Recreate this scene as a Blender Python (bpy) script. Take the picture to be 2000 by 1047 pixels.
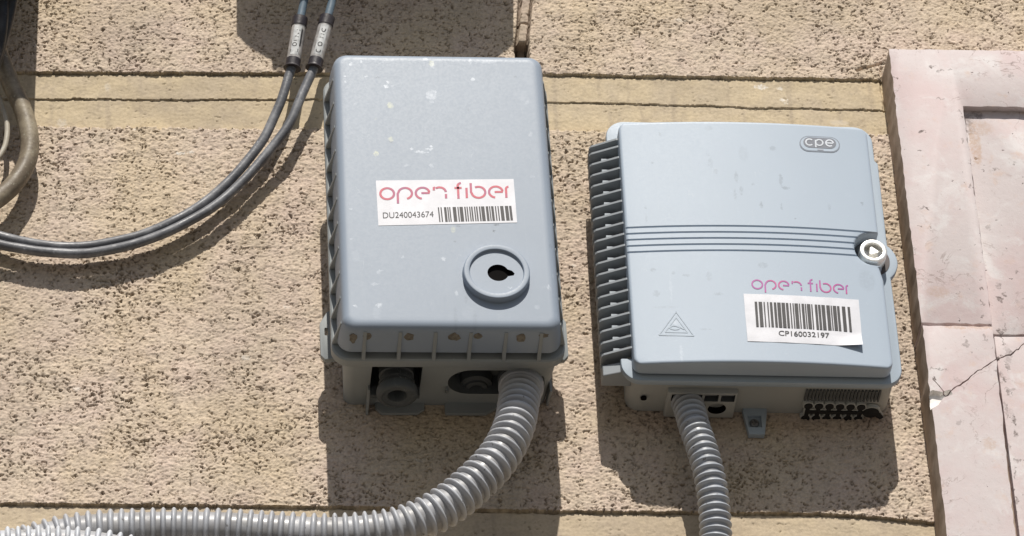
import bpy, bmesh, math, random
import numpy as np
from mathutils import Vector, Matrix

for o in list(bpy.data.objects): bpy.data.objects.remove(o)
sc = bpy.context.scene
R_ = math.radians
S = 0.0005                      # one unit of the drawings below = half a millimetre
# ------------------------------------------------------------------ camera
FPX, TH, PSI, ROLL = 8000.0, R_(36), R_(6.5), R_(2.7)
cF = np.array([math.sin(PSI)*math.cos(TH), math.cos(PSI)*math.cos(TH), math.sin(TH)])
cR = np.cross(cF, [0, 0, 1]); cR /= np.linalg.norm(cR); cU = np.cross(cR, cF)
_c, _s = math.cos(ROLL), math.sin(ROLL)
cR, cU = cR*_c - cU*_s, cU*_c + cR*_s
cam = bpy.data.cameras.new('Camera'); camo = bpy.data.objects.new('Camera', cam)
sc.collection.objects.link(camo); sc.camera = camo
cam.sensor_width = 36; cam.lens = FPX/2000*36; cam.clip_start = .05; cam.clip_end = 500
M_ = Matrix.Identity(4)
for i in range(3):
    M_[i][0] = cR[i]; M_[i][1] = cU[i]; M_[i][2] = -cF[i]; M_[i][3] = -cF[i]*FPX*S
camo.matrix_world = M_
# ------------------------------------------------------------------ light
SUN_K = 1.25                    # drop per unit of distance from the wall
SUN_X = 0.0
w = bpy.data.worlds.new('World'); sc.world = w; w.use_nodes = True
nt = w.node_tree; bg = nt.nodes['Background']; sky = nt.nodes.new('ShaderNodeTexSky')
sky.sky_type = 'NISHITA'; sky.sun_disc = False; sky.sun_elevation = math.atan(SUN_K); sky.sun_rotation = R_(180)
sky.air_density = 1.0; sky.dust_density = 1.6; sky.ozone_density = 1.0
nt.links.new(sky.outputs[0], bg.inputs[0]); bg.inputs[1].default_value = 0.062
sun = bpy.data.lights.new('Sun', 'SUN'); suno = bpy.data.objects.new('Sun', sun); sc.collection.objects.link(suno)
sun.energy = 4.7; sun.angle = R_(.5); sun.color = (1, .95, .87)
sd = Vector((SUN_X, -1, SUN_K)).normalized(); suno.rotation_euler = sd.to_track_quat('Z', 'Y').to_euler()
suno.location = sd*5
sc.view_settings.view_transform = 'Standard'; sc.view_settings.look = 'None'
sc.view_settings.exposure = 0.0; sc.view_settings.gamma = 1
sc.render.engine = 'CYCLES'

# ------------------------------------------------------------------ helpers
def unproj(px, py, d):
    """photo pixel + distance from the wall -> drawing units (x, z) on that plane"""
    r = cF*FPX + cR*(px-1000) + cU*(523.5-py); o = -cF*FPX
    t = (-d-o[1])/r[1]; q = o + r*t
    return q[0], q[2]
class Frame:
    def __init__(s, cx, cz, rot): s.cx, s.cz, s.a = cx, cz, R_(rot)
    def loc(s, px, py, d):
        x, z = unproj(px, py, d); x -= s.cx; z -= s.cz
        c, n = math.cos(s.a), math.sin(s.a)
        return x*c+z*n, -x*n+z*c
    def surf(s, px, py, f):
        d = f(0, 0)
        for _ in range(4): x, z = s.loc(px, py, d); d = f(x, z)
        return x, z, d
WF = Frame(0, 0, 0)
def tag(o, label=None, cat=None, group=None, kind=None):
    if label: o['label'] = label
    if cat: o['category'] = cat
    if group: o['group'] = group
    if kind: o['kind'] = kind
    return o
def empty(name, label, cat, fr=None, group=None):
    o = bpy.data.objects.new(name, None); sc.collection.objects.link(o); o.empty_display_size = .02
    if fr: o.location = (fr.cx*S, 0, fr.cz*S); o.rotation_euler = (0, -fr.a, 0)
    return tag(o, label, cat, group)
class MB:
    """collects shapes in (x, d, z) drawing units; d = distance out from the wall"""
    def __init__(s): s.v = []; s.f = []
    def add(s, vs, fs):
        n = len(s.v); s.v += [tuple(p) for p in vs]; s.f += [tuple(i+n for i in f) for f in fs]; return s
    def box(s, x0, x1, d0, d1, z0, z1):
        vs = [(x, d, z) for x in (x0, x1) for d in (d0, d1) for z in (z0, z1)]
        return s.add(vs, [(0,1,3,2),(4,6,7,5),(0,4,5,1),(2,3,7,6),(0,2,6,4),(1,5,7,3)])
    def loft(s, loops, cap0=True, cap1=True):
        n = len(loops[0]); vs = [p for l in loops for p in l]; fs = []
        for k in range(len(loops)-1):
            for i in range(n):
                j = (i+1) % n; fs.append((k*n+i, k*n+j, (k+1)*n+j, (k+1)*n+i))
        if cap0: fs.append(tuple(range(n-1, -1, -1)))
        if cap1: fs.append(tuple((len(loops)-1)*n+i for i in range(n)))
        return s.add(vs, fs)
    def prism(s, poly, d0, d1):          # poly of (x, z), extruded along d
        return s.loft([[(x, d0, z) for x, z in poly], [(x, d1, z) for x, z in poly]])
    def prismz(s, poly, z0, z1):         # poly of (x, d), extruded along z
        return s.loft([[(x, d, z0) for x, d in poly], [(x, d, z1) for x, d in poly]])
    def prismx(s, poly, x0, x1):         # poly of (d, z), extruded along x
        return s.loft([[(x0, d, z) for d, z in poly], [(x1, d, z) for d, z in poly]])
    def lathe(s, cx, cz, prof, n=48):    # axis = d, prof of (r, d)
        return s.loft([[(cx+r*math.cos(2*math.pi*i/n), d, cz+r*math.sin(2*math.pi*i/n)) for i in range(n)] for r, d in prof])
    def lathez(s, cx, cd, prof, n=40):   # axis = z, prof of (r, z)
        return s.loft([[(cx+r*math.cos(2*math.pi*i/n), cd+r*math.sin(2*math.pi*i/n), z) for i in range(n)] for r, z in prof])
    def mesh(s, name, mat, smooth=40, bevel=0):
        me = bpy.data.meshes.new(name); me.from_pydata([(x*S, -d*S, z*S) for x, d, z in s.v], [], s.f)
        bm = bmesh.new(); bm.from_mesh(me); bmesh.ops.recalc_face_normals(bm, faces=bm.faces)
        if bevel:
            es = [e for e in bm.edges if len(e.link_faces) == 2 and e.calc_face_angle(0) > R_(30)]
            bmesh.ops.bevel(bm, geom=es, offset=bevel*S, segments=2, profile=.5, affect='EDGES', clamp_overlap=True)
        bm.to_mesh(me); bm.free()
        if smooth: me.shade_smooth(); me.set_sharp_from_angle(angle=R_(smooth))
        if mat: me.materials.append(mat)
        return me
    def build(s, name, mat, parent=None, smooth=40, bevel=0):
        o = bpy.data.objects.new(name, s.mesh(name, mat, smooth, bevel)); sc.collection.objects.link(o)
        if parent: o.parent = parent
        return o
def cut(o, cutters, smooth=40, mat=None):
    """real openings: boolean differences, applied"""
    tmp = []
    for c in cutters:
        co = bpy.data.objects.new('cutter', c.mesh('cutter', mat, 0)); sc.collection.objects.link(co)
        co.parent = o.parent; tmp.append(co)
        m = o.modifiers.new('b', 'BOOLEAN'); m.operation = 'DIFFERENCE'; m.object = co; m.solver = 'EXACT'
        if mat: m.material_mode = 'TRANSFER'
    bpy.context.view_layer.update()
    dg = bpy.context.evaluated_depsgraph_get()
    me = bpy.data.meshes.new_from_object(o.evaluated_get(dg)); o.modifiers.clear()
    old = o.data; o.data = me; me.name = old.name
    for c in tmp: bpy.data.objects.remove(c)
    if smooth: me.shade_smooth(); me.set_sharp_from_angle(angle=R_(smooth))
    return o
def rr(x0, x1, z0, z1, r, n=8):
    p = []
    for cx, cz, a0 in ((x1-r, z1-r, 0), (x0+r, z1-r, 90), (x0+r, z0+r, 180), (x1-r, z0+r, 270)):
        for i in range(n+1):
            a = R_(a0+90*i/n); p.append((cx+r*math.cos(a), cz+r*math.sin(a)))
    return p
def at(poly, d): return [(x, d, z) for x, z in poly]
def catmull(P, step):
    P = [np.array(p, float) for p in P]; P = [2*P[0]-P[1]] + P + [2*P[-1]-P[-2]]; out = []
    for i in range(1, len(P)-2):
        a, b, c, d = P[i-1:i+3]; n = max(2, int(np.linalg.norm(c-b)/step*2))
        for k in range(n):
            t = k/n; out.append(.5*((2*b)+(c-a)*t+(2*a-5*b+4*c-d)*t*t+(3*b-a-3*c+d)*t**3))
    out.append(P[-2]); out = np.array(out)
    L = np.concatenate([[0], np.cumsum(np.linalg.norm(np.diff(out, axis=0), axis=1))])
    t = np.linspace(0, L[-1], max(2, int(L[-1]/step)+1))
    return np.stack([np.interp(t, L, out[:, k]) for k in range(3)], 1), t
def sweep(mb, pts, rad, n=24, up=(0, 1, 0), caps=True, squash=None):
    T = np.gradient(pts, axis=0); T /= np.linalg.norm(T, axis=1)[:, None]
    N = np.array(up, float); N = N-T[0]*(N@T[0]); N /= np.linalg.norm(N); loops = []
    for i, p in enumerate(pts):
        N = N-T[i]*(N@T[i]); N /= np.linalg.norm(N); B = np.cross(T[i], N)
        r = rad[i] if hasattr(rad, '__len__') else rad
        loops.append([tuple(p+r*(math.cos(2*math.pi*k/n)*N+math.sin(2*math.pi*k/n)*B)) for k in range(n)])
    return mb.loft(loops, caps, caps)
def pxpath(pts):                 # (px, py, d) -> drawing units
    out = []
    for px, py, d in pts:
        x, z = unproj(px, py, d); out.append((x, d, z))
    return out
# ------------------------------------------------------------------ materials
class NT:
    def __init__(s, name):
        s.m = bpy.data.materials.new(name); s.m.use_nodes = True; s.t = s.m.node_tree
        s.b = s.t.nodes['Principled BSDF']; s.co = s.t.nodes.new('ShaderNodeTexCoord').outputs['Object']
    def n(s, typ, **kw):
        nd = s.t.nodes.new(typ)
        for k, v in kw.items():
            if k in nd.inputs.keys() if isinstance(k, str) else False: s.put(nd.inputs[k], v)
            else: setattr(nd, k, v)
        return nd
    def put(s, sock, v):
        if isinstance(v, bpy.types.NodeSocket): s.t.links.new(v, sock)
        else: sock.default_value = v
    def noise(s, scale, detail=4, rough=.5, vec=None, stretch=None, dist=0):
        nd = s.t.nodes.new('ShaderNodeTexNoise'); v = vec or s.co
        if stretch:
            mp = s.t.nodes.new('ShaderNodeMapping'); mp.inputs['Scale'].default_value = stretch
            s.t.links.new(v, mp.inputs[0]); v = mp.outputs[0]
        s.t.links.new(v, nd.inputs['Vector'])
        nd.inputs['Scale'].default_value = scale; nd.inputs['Detail'].default_value = detail
        nd.inputs['Roughness'].default_value = rough; nd.inputs['Distortion'].default_value = dist
        return nd.outputs[0]
    def ramp(s, fac, a, b, lo=0., hi=1.):
        nd = s.t.nodes.new('ShaderNodeMapRange'); nd.interpolation_type = 'SMOOTHSTEP'
        s.put(nd.inputs[0], fac)
        for i, v in zip((1, 2, 3, 4), (a, b, lo, hi)): nd.inputs[i].default_value = v
        return nd.outputs[0]
    def math(s, op, a, b=0., c=None):
        nd = s.t.nodes.new('ShaderNodeMath'); nd.operation = op; s.put(nd.inputs[0], a); s.put(nd.inputs[1], b)
        if c is not None: s.put(nd.inputs[2], c)
        return nd.outputs[0]
    def mix(s, fac, a, b, mode='MIX'):
        nd = s.t.nodes.new('ShaderNodeMix'); nd.data_type = 'RGBA'; nd.blend_type = mode
        s.put(nd.inputs[0], fac)
        for i, v in ((6, a), (7, b)): s.put(nd.inputs[i], v if isinstance(v, bpy.types.NodeSocket) else (*v, 1) if len(v) == 3 else v)
        return nd.outputs[2]
    def attr(s, name):
        nd = s.t.nodes.new('ShaderNodeAttribute'); nd.attribute_name = name; return nd.outputs['Fac']
    def spots(s, lst, scale=60, amt=.004):
        """small blots of given centre and size (metres, x/z of the object), ragged by noise"""
        nz = s.t.nodes.new('ShaderNodeTexNoise'); nz.inputs['Scale'].default_value = scale*10; nz.inputs['Detail'].default_value = 3
        s.t.links.new(s.co, nz.inputs['Vector'])
        sub = s.t.nodes.new('ShaderNodeVectorMath'); sub.operation = 'SUBTRACT'; s.t.links.new(nz.outputs['Color'], sub.inputs[0]); sub.inputs[1].default_value = (.5, .5, .5)
        sca = s.t.nodes.new('ShaderNodeVectorMath'); sca.operation = 'SCALE'; s.t.links.new(sub.outputs[0], sca.inputs[0]); sca.inputs['Scale'].default_value = amt
        add = s.t.nodes.new('ShaderNodeVectorMath'); add.operation = 'ADD'; s.t.links.new(s.co, add.inputs[0]); s.t.links.new(sca.outputs[0], add.inputs[1])
        acc = None
        for x, z, rx, rz, a in lst:
            mp = s.t.nodes.new('ShaderNodeVectorMath'); mp.operation = 'SUBTRACT'; s.t.links.new(add.outputs[0], mp.inputs[0]); mp.inputs[1].default_value = (x*S, 0, z*S)
            ml = s.t.nodes.new('ShaderNodeVectorMath'); ml.operation = 'MULTIPLY'; s.t.links.new(mp.outputs[0], ml.inputs[0]); ml.inputs[1].default_value = (1/(rx*S), 0, 1/(rz*S))
            ln = s.t.nodes.new('ShaderNodeVectorMath'); ln.operation = 'LENGTH'; s.t.links.new(ml.outputs[0], ln.inputs[0])
            v = s.ramp(ln.outputs['Value'], 1.15, .7, 0., a)
            acc = v if acc is None else s.math('MAXIMUM', acc, v)
        brk = s.ramp(s.noise(330, 4, .7), .34, .60, .25, 1.)
        return s.math('MULTIPLY', acc, brk)
    def bump(s, h, strength=.3, dist=.001):
        nd = s.t.nodes.new('ShaderNodeBump'); nd.inputs['Strength'].default_value = strength; nd.inputs['Distance'].default_value = dist
        s.put(nd.inputs['Height'], h); s.t.links.new(nd.outputs[0], s.b.inputs['Normal']); return s
    def done(s, col, rough=.6, metal=0., spec=.5):
        s.put(s.b.inputs['Base Color'], col if isinstance(col, bpy.types.NodeSocket) else (*col, 1))
        s.put(s.b.inputs['Roughness'], rough); s.b.inputs['Metallic'].default_value = metal
        s.b.inputs['Specular IOR Level'].default_value = spec
        return s.m
def plain(name, col, rough=.5, metal=0., var=.12, scale=90, spec=.5):
    t = NT(name); n = t.noise(scale, 5, .6)
    c = t.mix(t.ramp(n, .3, .7), tuple(v*(1-var) for v in col), tuple(min(1, v*(1+var)) for v in col))
    t.bump(t.noise(900, 3), .06, .0006)
    return t.done(c, rough, metal, spec)

# ------------------------------------------------------------------ numpy noise for the plaster
def vnoise(x, z, seed):
    rs = np.random.RandomState(seed); tab = rs.rand(512, 512)*2*np.pi
    g = np.stack([np.cos(tab), np.sin(tab)])
    xi = np.floor(x).astype(int); zi = np.floor(z).astype(int); fx = x-xi; fz = z-zi
    u = fx*fx*fx*(fx*(fx*6-15)+10); v = fz*fz*fz*(fz*(fz*6-15)+10)
    def dot(ix, iz, dx, dz):
        a = ix % 512; b = iz % 512; return g[0, a, b]*dx + g[1, a, b]*dz
    n00 = dot(xi, zi, fx, fz); n10 = dot(xi+1, zi, fx-1, fz); n01 = dot(xi, zi+1, fx, fz-1); n11 = dot(xi+1, zi+1, fx-1, fz-1)
    return (n00*(1-u)+n10*u)*(1-v) + (n01*(1-u)+n11*u)*v
def sstep(a, b, x):
    t = np.clip((x-a)/(b-a), 0, 1); return t*t*(3-2*t)
def poly_z(pts):                 # polyline given in photo pixels on the wall -> z(x)
    q = [unproj(px, py, 0) for px, py in pts]
    return np.array([a for a, b in q]), np.array([b for a, b in q])

# ================================================================== THE WALL
def axis(lo, hi, step, far0, far1):
    core = np.arange(lo, hi, step); a = []; v = lo; st = step
    while v > far0: st *= 1.35; v -= min(st, 220); a.append(v)
    b = []; v = core[-1]; st = step
    while v < far1: st *= 1.35; v += min(st, 220); b.append(v)
    return np.concatenate([a[::-1], core, b])
GX = axis(-1050, 1125, 1.9, -4200, 4200); GZ = axis(-690, 745, 1.75, -7000, 5200)
X, Z = np.meshgrid(GX, GZ)
core = sstep(-1350, -1000, X)*sstep(1400, 1120, X)*sstep(-900, -670, Z)*sstep(1000, 730, Z)
core = np.clip(core, 0, 1)
wob = vnoise(X/40, Z/40, 3)*2.2 + vnoise(X/11, Z/11, 4)*2.0 + vnoise(X/5, Z/5, 5)*1.6
def line(pts): 
    a, b = poly_z(pts); return np.interp(X, a, b)
zl1 = line([(0, 141), (300, 141), (560, 143), (1080, 144), (1250, 148), (1690, 155), (1725, 156)]) + wob
zl2 = line([(0, 190), (300, 191), (560, 190), (1080, 195), (1400, 204), (1720, 212)]) + wob*1.1 + vnoise(X/90, Z/90, 6)*3
zl3 = line([(0, 247), (560, 251), (1100, 255), (1720, 262)]) + wob*3
zl4 = line([(0, 983), (200, 985), (600, 989), (1090, 998), (1400, 1001), (1600, 1003), (1720, 1010), (1830, 1022)]) + wob
# region ids: 0 upper rough field, 1 upper strip, 2 lower strip, 3 main rough field, 4 base band
reg = np.where(Z > zl1, 0, np.where(Z > zl2, 1, np.where(Z > zl3, 2, np.where(Z > zl4, 3, 4))))
reg = np.where((X > 790) & (reg < 3), 0, reg)
# rough render: flat-topped grains, small holes and broken curved cracks
wx = X + vnoise(X/13, Z/13, 11)*7; wz = Z + vnoise(X/13, Z/13, 12)*6
n1 = vnoise(wx/6.8, wz/4.2, 21); n2 = vnoise(wx/13.5, wz/8.0, 22); n3 = vnoise(X/4.2, Z/3.2, 23); n4 = vnoise(X/60, Z/45, 24)
n7 = vnoise(X/3.1, Z/2.6, 27); n5 = vnoise(wx/24, wz/12, 25); n6 = vnoise(X/9, Z/8, 26)
dens = vnoise(X/170, Z/120, 71)*.30+vnoise(X/70, Z/50, 72)*.16
hole = sstep(.37, .50, n1+n2*.45+dens)
crack = sstep(.075, .02, np.abs(n2+n1*.25))*sstep(.06, .32, vnoise(X/17, Z/13, 31)+n3*.25+dens)
crack2 = sstep(.05, .012, np.abs(n5+n3*.1))*sstep(.10, .34, vnoise(X/30, Z/22, 32)+n3*.2)
pit = np.clip(np.maximum(np.maximum(hole, crack*.85), crack2*.7), 0, 1)
rough_h = (n6*1.5 + n3*1.5 + n2*1.5 + n1*1.4) + n4*2.5 + n7*1.8 - pit*7.2
smooth_h = vnoise(X/9, Z/7, 41)*.7 + vnoise(X/45, Z/30, 42)*1.6 + n3*.35
sp = sstep(.40, .5, n1+.2*n2+.05)*sstep(.0, .3, vnoise(X/50, Z/30, 43)); smooth_h -= sp*2.0
isr = (reg == 0) | (reg == 3)
H = np.where(isr, rough_h+1.5, smooth_h) + np.choose(reg, [0, -5.0, -7.8, 0, -5.2])
ridge = (np.abs(n3)*3+2.0)
# soft, broken shadow-gap under the rough field and under the first strip
for zl, dep, wd, sd_ in ((zl1, 4.0, 2.4, 51), (zl2, 3.0, 1.5, 52), (zl4, 4.0, 2.3, 53)):
    br = sstep(-.35, .25, vnoise(X/60, Z*0, sd_)+.3*vnoise(X/9, Z*0, sd_+9)) if sd_ != 51 else sstep(-.6, .1, vnoise(X/50, Z*0, sd_))
    H -= dep*(.35+.65*br)*sstep(wd, wd*.35, np.abs(Z-zl+1.5))*(X < 790)
# the upright chase cut into the render above the first box
xa = np.interp(Z, *[np.array(v) for v in zip(*sorted([(unproj(1012, 90, 0)[1], unproj(1006, 90, 0)[0]), (unproj(1012, 0, 0)[1], unproj(1013, 0, 0)[0]), (3000, unproj(1013, 0, 0)[0]+20)]))]) + wob*.6
xb = np.interp(Z, *[np.array(v) for v in zip(*sorted([(unproj(1034, 90, 0)[1], unproj(1032, 90, 0)[0]), (unproj(1038, 0, 0)[1], unproj(1040, 0, 0)[0]), (3000, unproj(1038, 0, 0)[0]+20)]))]) + wob*.6
zc = unproj(1020, 78, 0)[1]
ch = sstep(-1.5, 1.5, X-xa)*sstep(-1.5, 1.5, xb-X)*(Z > zl1)*sstep(-5, 3, Z-unproj(1020, 128, 0)[1])
deep = ch*(5+24*sstep(zc+2, zc-3, Z)+13*sstep(4.2, 2.4, np.minimum(np.abs(X-xa-3), np.abs(xb-X-1)))+9*sstep(3, 1, np.abs(Z-unproj(1020, 42, 0)[1]-wob)))
H = H*(1-ch) + ch*(smooth_h*2.2) - deep*1.2
# crack running beside the stone at the top of the strips
cx0, cz0 = unproj(1722, 158, 0)
H -= 6*sstep(4, 1, np.abs(X-cx0-wob))*(Z > zl2-4)*(Z < cz0+40)*1.0
cr_ = (Z - (unproj(1700, 130, 0)[1] + (X-unproj(1700, 130, 0)[0])*.42+wob))
H -= 9*sstep(4.2, 1.2, np.abs(cr_))*sstep(unproj(1672, 140, 0)[0]-3, unproj(1680, 140, 0)[0], X)*(X < unproj(1722, 130, 0)[0])
H *= core
fines = sstep(.12, .42, n7+n3*.5)*(.35+.65*sstep(-.25, .25, dens+n4*.5))
stain_shade = np.clip((.66*pit+.22*fines*(1-pit))*isr + .5*sp*(~isr) + .9*ch*sstep(6, -2, np.minimum(X-xa, xb-X)), 0, 1)
for zl in (zl1, zl2, zl4): stain_shade = np.maximum(stain_shade, .62*sstep(3.6, 1.2, np.abs(Z-zl+1))*(X < 790)*sstep(-.35, .3, n2+vnoise(X/35, Z/35, 77)))  # joint lines darkened, with the shade below each edge painted in
stain_shade = np.maximum(stain_shade, ch*.32)
stain_shade = np.maximum(stain_shade, ch*.95*sstep(4.6, 2.0, np.minimum(np.abs(X-xa-2), np.abs(xb-X-1))))
stain_shade = np.maximum(stain_shade, ch*.9*sstep(zc+4, zc-2, Z))  # shade in the deep foot of the chase, painted as colour
# broad grime patches (real discolouration of the render)
grime = .5*sstep(.0, .45, vnoise(X/210+3, Z/260, 61)+.35*vnoise(X/50, Z/60, 62))
streak = sstep(.12, .5, vnoise(X/16, Z/190, 63)+.4*vnoise(X/45, Z/150, 64)+.25*n6)
grime = np.maximum(grime, streak*np.where(isr, .35, .75))
for px_, py_, rx_, rz_, a_ in ((250, 60, 110, 130, .75), (60, 620, 150, 110, .5), (330, 190, 110, 50, .7), (1330, 170, 120, 40, .35), (90, 420, 70, 120, .4)):
    gx_, gz_ = unproj(px_, py_, 0); grime = np.maximum(grime, a_*sstep(1.25, .2, np.hypot((X-gx_)/rx_, (Z-gz_)/rz_)+.5*vnoise(X/30, Z/26, 65)+.25*n6))

def wpts(l): return [(*unproj(a, b, 0), c, d, e) for a, b, c, d, e in l]
bits = wpts([(352, 300, 12, 3.5, .9), (372, 299, 8, 3, .8), (262, 255, 4, 3, .9), (1330, 40, 14, 5, .4), (820, 900, 9, 4, .4), (480, 700, 10, 5, .5), (1120, 520, 6, 5, .4), (150, 760, 9, 5, .5), (560, 600, 8, 4, .4), (70, 90, 7, 4, .4)])
bits2 = wpts([(1487, 167, 15, 6, .9), (1524, 170, 8, 4, .6), (1531, 193, 9, 4, .8), (1536, 199, 5, 3, .7), (210, 168, 6, 12, .3), (120, 235, 10, 10, .35), (1640, 235, 20, 8, .25)])
def wall_mat(name, base, pink, dark, yellow, grain, whites=()):
    t = NT(name)
    n = t.noise(26, 6, .62); n2_ = t.noise(7.5, 4, .55); n3_ = t.noise(330, 3, .6); n4_ = t.noise(90, 4, .65)
    c = t.mix(t.ramp(n, .34, .66), base, pink)
    c = t.mix(t.ramp(n2_, .42, .66), c, yellow)
    c = t.mix(t.math('MULTIPLY', t.ramp(n4_, .5, .72), .35), c, dark)
    c = t.mix(t.math('MULTIPLY', t.attr('grime'), .5), c, dark)
    c = t.mix(t.math('MULTIPLY', t.ramp(n3_, .35, .7), grain), c, (.10, .07, .05))
    c = t.mix(t.math('MULTIPLY', t.attr('stain_shade'), .78), c, (.055, .038, .026))
    if whites: c = t.mix(t.spots(whites, 45, .006), c, (.76, .72, .66))
    t.bump(t.noise(620, 4, .65), .35, .0008)
    return t.done(c, .93, spec=.25)
m_rough = wall_mat('rough_render', (.64, .535, .425), (.635, .515, .43), (.40, .335, .275), (.62, .51, .375), .25, bits)
m_band = wall_mat('smooth_render', (.575, .475, .325), (.54, .45, .325), (.34, .28, .22), (.60, .49, .33), .16, bits2)
m_base = wall_mat('base_render', (.56, .465, .335), (.52, .43, .32), (.38, .31, .24), (.59, .48, .33), .16)
wall = empty('house_wall', 'tan rendered house wall with pitted rough plaster fields and smooth ochre bands', 'wall')
cellreg = reg[:-1, :-1]
vid = np.arange(X.size).reshape(X.shape)
for r_, nm, mt in ((0, 'rough_field', m_rough), (1, 'smooth_band', m_band), (2, 'smooth_band', m_band), (3, 'rough_field', m_rough), (4, 'base_band', m_base)):
    jj, ii = np.nonzero(cellreg == r_)
    q = np.stack([vid[jj, ii], vid[jj, ii+1], vid[jj+1, ii+1], vid[jj+1, ii]], 1)
    used, inv = np.unique(q, return_inverse=True); inv = inv.reshape(q.shape)
    me = bpy.data.meshes.new(nm); me.vertices.add(len(used)); me.loops.add(inv.size); me.polygons.add(len(inv))
    co = np.stack([X.ravel()[used]*S, -H.ravel()[used]*S, Z.ravel()[used]*S], 1)
    me.vertices.foreach_set('co', co.ravel()); me.loops.foreach_set('vertex_index', inv.ravel().astype(np.int32))
    me.polygons.foreach_set('loop_start', np.arange(0, inv.size, 4, dtype=np.int32))
    me.polygons.foreach_set('use_smooth', np.ones(len(inv), bool))
    me.update(calc_edges=True)
    for an, arr in (('stain_shade', stain_shade), ('grime', grime)):
        at_ = me.attributes.new(an, 'FLOAT', 'POINT'); at_.data.foreach_set('value', arr.ravel()[used].astype(np.float32))
    me.materials.append(mt)
    o = bpy.data.objects.new(nm, me); sc.collection.objects.link(o); o.parent = wall

# street far below, it throws light back up
g = MB().add([(-40000, -200, -7000), (40000, -200, -7000), (40000, 60000, -7000), (-40000, 60000, -7000)], [(0, 1, 2, 3)])
tag(g.build('street', plain('paving', (.10, .092, .08), .9, var=.2, scale=3), smooth=0), kind='structure')

# ================================================================== STONE SURROUND
random.seed(5)
def ragged(poly, step, amp, seed):
    rnd = random.Random(seed); out = []
    for i, (x, z) in enumerate(poly):
        x2, z2 = poly[(i+1) % len(poly)]; L = math.hypot(x2-x, z2-z)
        if L > 1500 or abs(x) > 1300 and abs(x2) > 1300: n = 1
        else: n = max(1, int(L/step))
        for k in range(n):
            a = 0 if k == 0 else rnd.uniform(-1, 1)*amp*(2.2 if rnd.random() < .06 else 1)
            nx, nz = -(z2-z)/L, (x2-x)/L
            out.append((x+(x2-x)*k/n+nx*a, z+(z2-z)*k/n+nz*a))
    return out
def stone_mat(name, blots=(), rusty=()):
    t = NT(name)
    c = t.mix(t.ramp(t.noise(11, 5, .6), .38, .62), (.62, .555, .55), (.61, .50, .495))
    c = t.mix(t.ramp(t.noise(23, 6, .65, dist=.6), .50, .68), c, (.68, .64, .635))
    c = t.mix(t.math('MULTIPLY', t.ramp(t.noise(48, 5, .7), .56, .74), .5), c, (.62, .45, .36))
    c = t.mix(t.math('MULTIPLY', t.ramp(t.noise(16, 8, .75, dist=1.2), .64, .70), .55), c, (.40, .30, .28))
    specks = t.ramp(t.noise(130, 3, .6, dist=.4), .70, .745)
    c = t.mix(t.math('MULTIPLY', t.ramp(t.noise(210, 5, .75), .56, .72), .38), c, (.38, .30, .27))
    veins = t.ramp(t.math('ABSOLUTE', t.math('SUBTRACT', t.noise(19, 7, .6, dist=.8), .5)), .010, .001)
    c = t.mix(t.math('MULTIPLY', t.math('MULTIPLY', veins, t.ramp(t.noise(9, 2), .52, .62)), .6), c, (.24, .17, .15))
    c = t.mix(t.math('MULTIPLY', specks, .8), c, (.12, .09, .08))
    if blots: c = t.mix(t.spots(blots, 22, .012), c, (.10, .075, .065))
    if rusty: c = t.mix(t.spots(rusty, 40, .008), c, (.50, .33, .22))
    t.bump(t.math('ADD', t.noise(60, 7, .7), t.math('MULTIPLY', specks, -1.2)), .35, .0016)
    return t.done(c, .8, spec=.3)
def P(px, py, d): return unproj(px, py, d)
DS = 86
blots = [(*P(px, py, DS), rx, rz, a) for px, py, rx, rz, a in (
    (1822, 130, 6, 3, .8), (1835, 137, 9, 3, .6), (1853, 136, 5, 3, .6), (1750, 152, 3, 3, .9), (1797, 257, 6, 3, .9), (1806, 255, 4, 2.5, .8), (1797, 294, 2.5, 2, .8),
    (1977, 124, 5, 3, .5), (1974, 148, 4, 8, .35), (1803, 405, 9, 3, .6), (1815, 443, 3, 3, .7), (1798, 444, 3, 3, .6), (1903, 480, 3, 3, .6), (1835, 193, 10, 1.6, .5),
    (1917, 563, 4, 4, .9), (1920, 618, 4, 5, .8), (1870, 574, 3, 3, .6), (1872, 218, 4, 3, .5), (1886, 672, 6, 8, .45), (1924, 662, 3, 9, .5), (1900, 690, 2, 3, .8),
    (1872, 743, 8, 7, .25), (1870, 825, 5, 6, .3), (1830, 722, 14, 3, .6), (1848, 721, 6, 3, .5), (1885, 660, 3, 3, .6))]
blots2 = [(*P(px, py, 70), rx, rz, a) for px, py, rx, rz, a in (
    (1948, 430, 3, 3, .9), (1942, 331, 8, 2, .6), (1979, 318, 5, 3, .5), (1930, 443, 5, 7, .35), (1890, 235, 12, 18, .55), (1905, 225, 20, 9, .6), (1896, 255, 9, 10, .5), (1962, 575, 4, 5, .7), (1985, 533, 4, 4, .6), (1953, 650, 7, 5, .8), (1958, 644, 8, 3, .7), (1950, 698, 6, 6, .9), (1958, 735, 3, 14, .5), (1975, 760, 12, 4, .3), (1975, 810, 5, 14, .2), (1964, 800, 3, 22, .4), (1970, 905, 4, 4, .8), (1963, 860, 5, 6, .4), (1968, 690, 7, 20, .3))]
rs_ = random.Random(21)
blots2 += [(*P(1945+34*((py-560)/480)+rs_.uniform(2, 22), py, 70), rs_.uniform(2, 6), rs_.uniform(3, 13), rs_.uniform(.4, .85)) for py in range(560, 1040, 26)]
blots += [(*P(1885+60*((py-230)/480)+rs_.uniform(-12, 4), py, DS), rs_.uniform(1.5, 3), rs_.uniform(2, 8), rs_.uniform(.4, .8)) for py in range(230, 730, 45)]
rust = [(*P(px, py, 70), rx, rz, a) for px, py, rx, rz, a in ((1905, 280, 12, 60, .6), (1915, 250, 26, 20, .4))]
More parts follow.
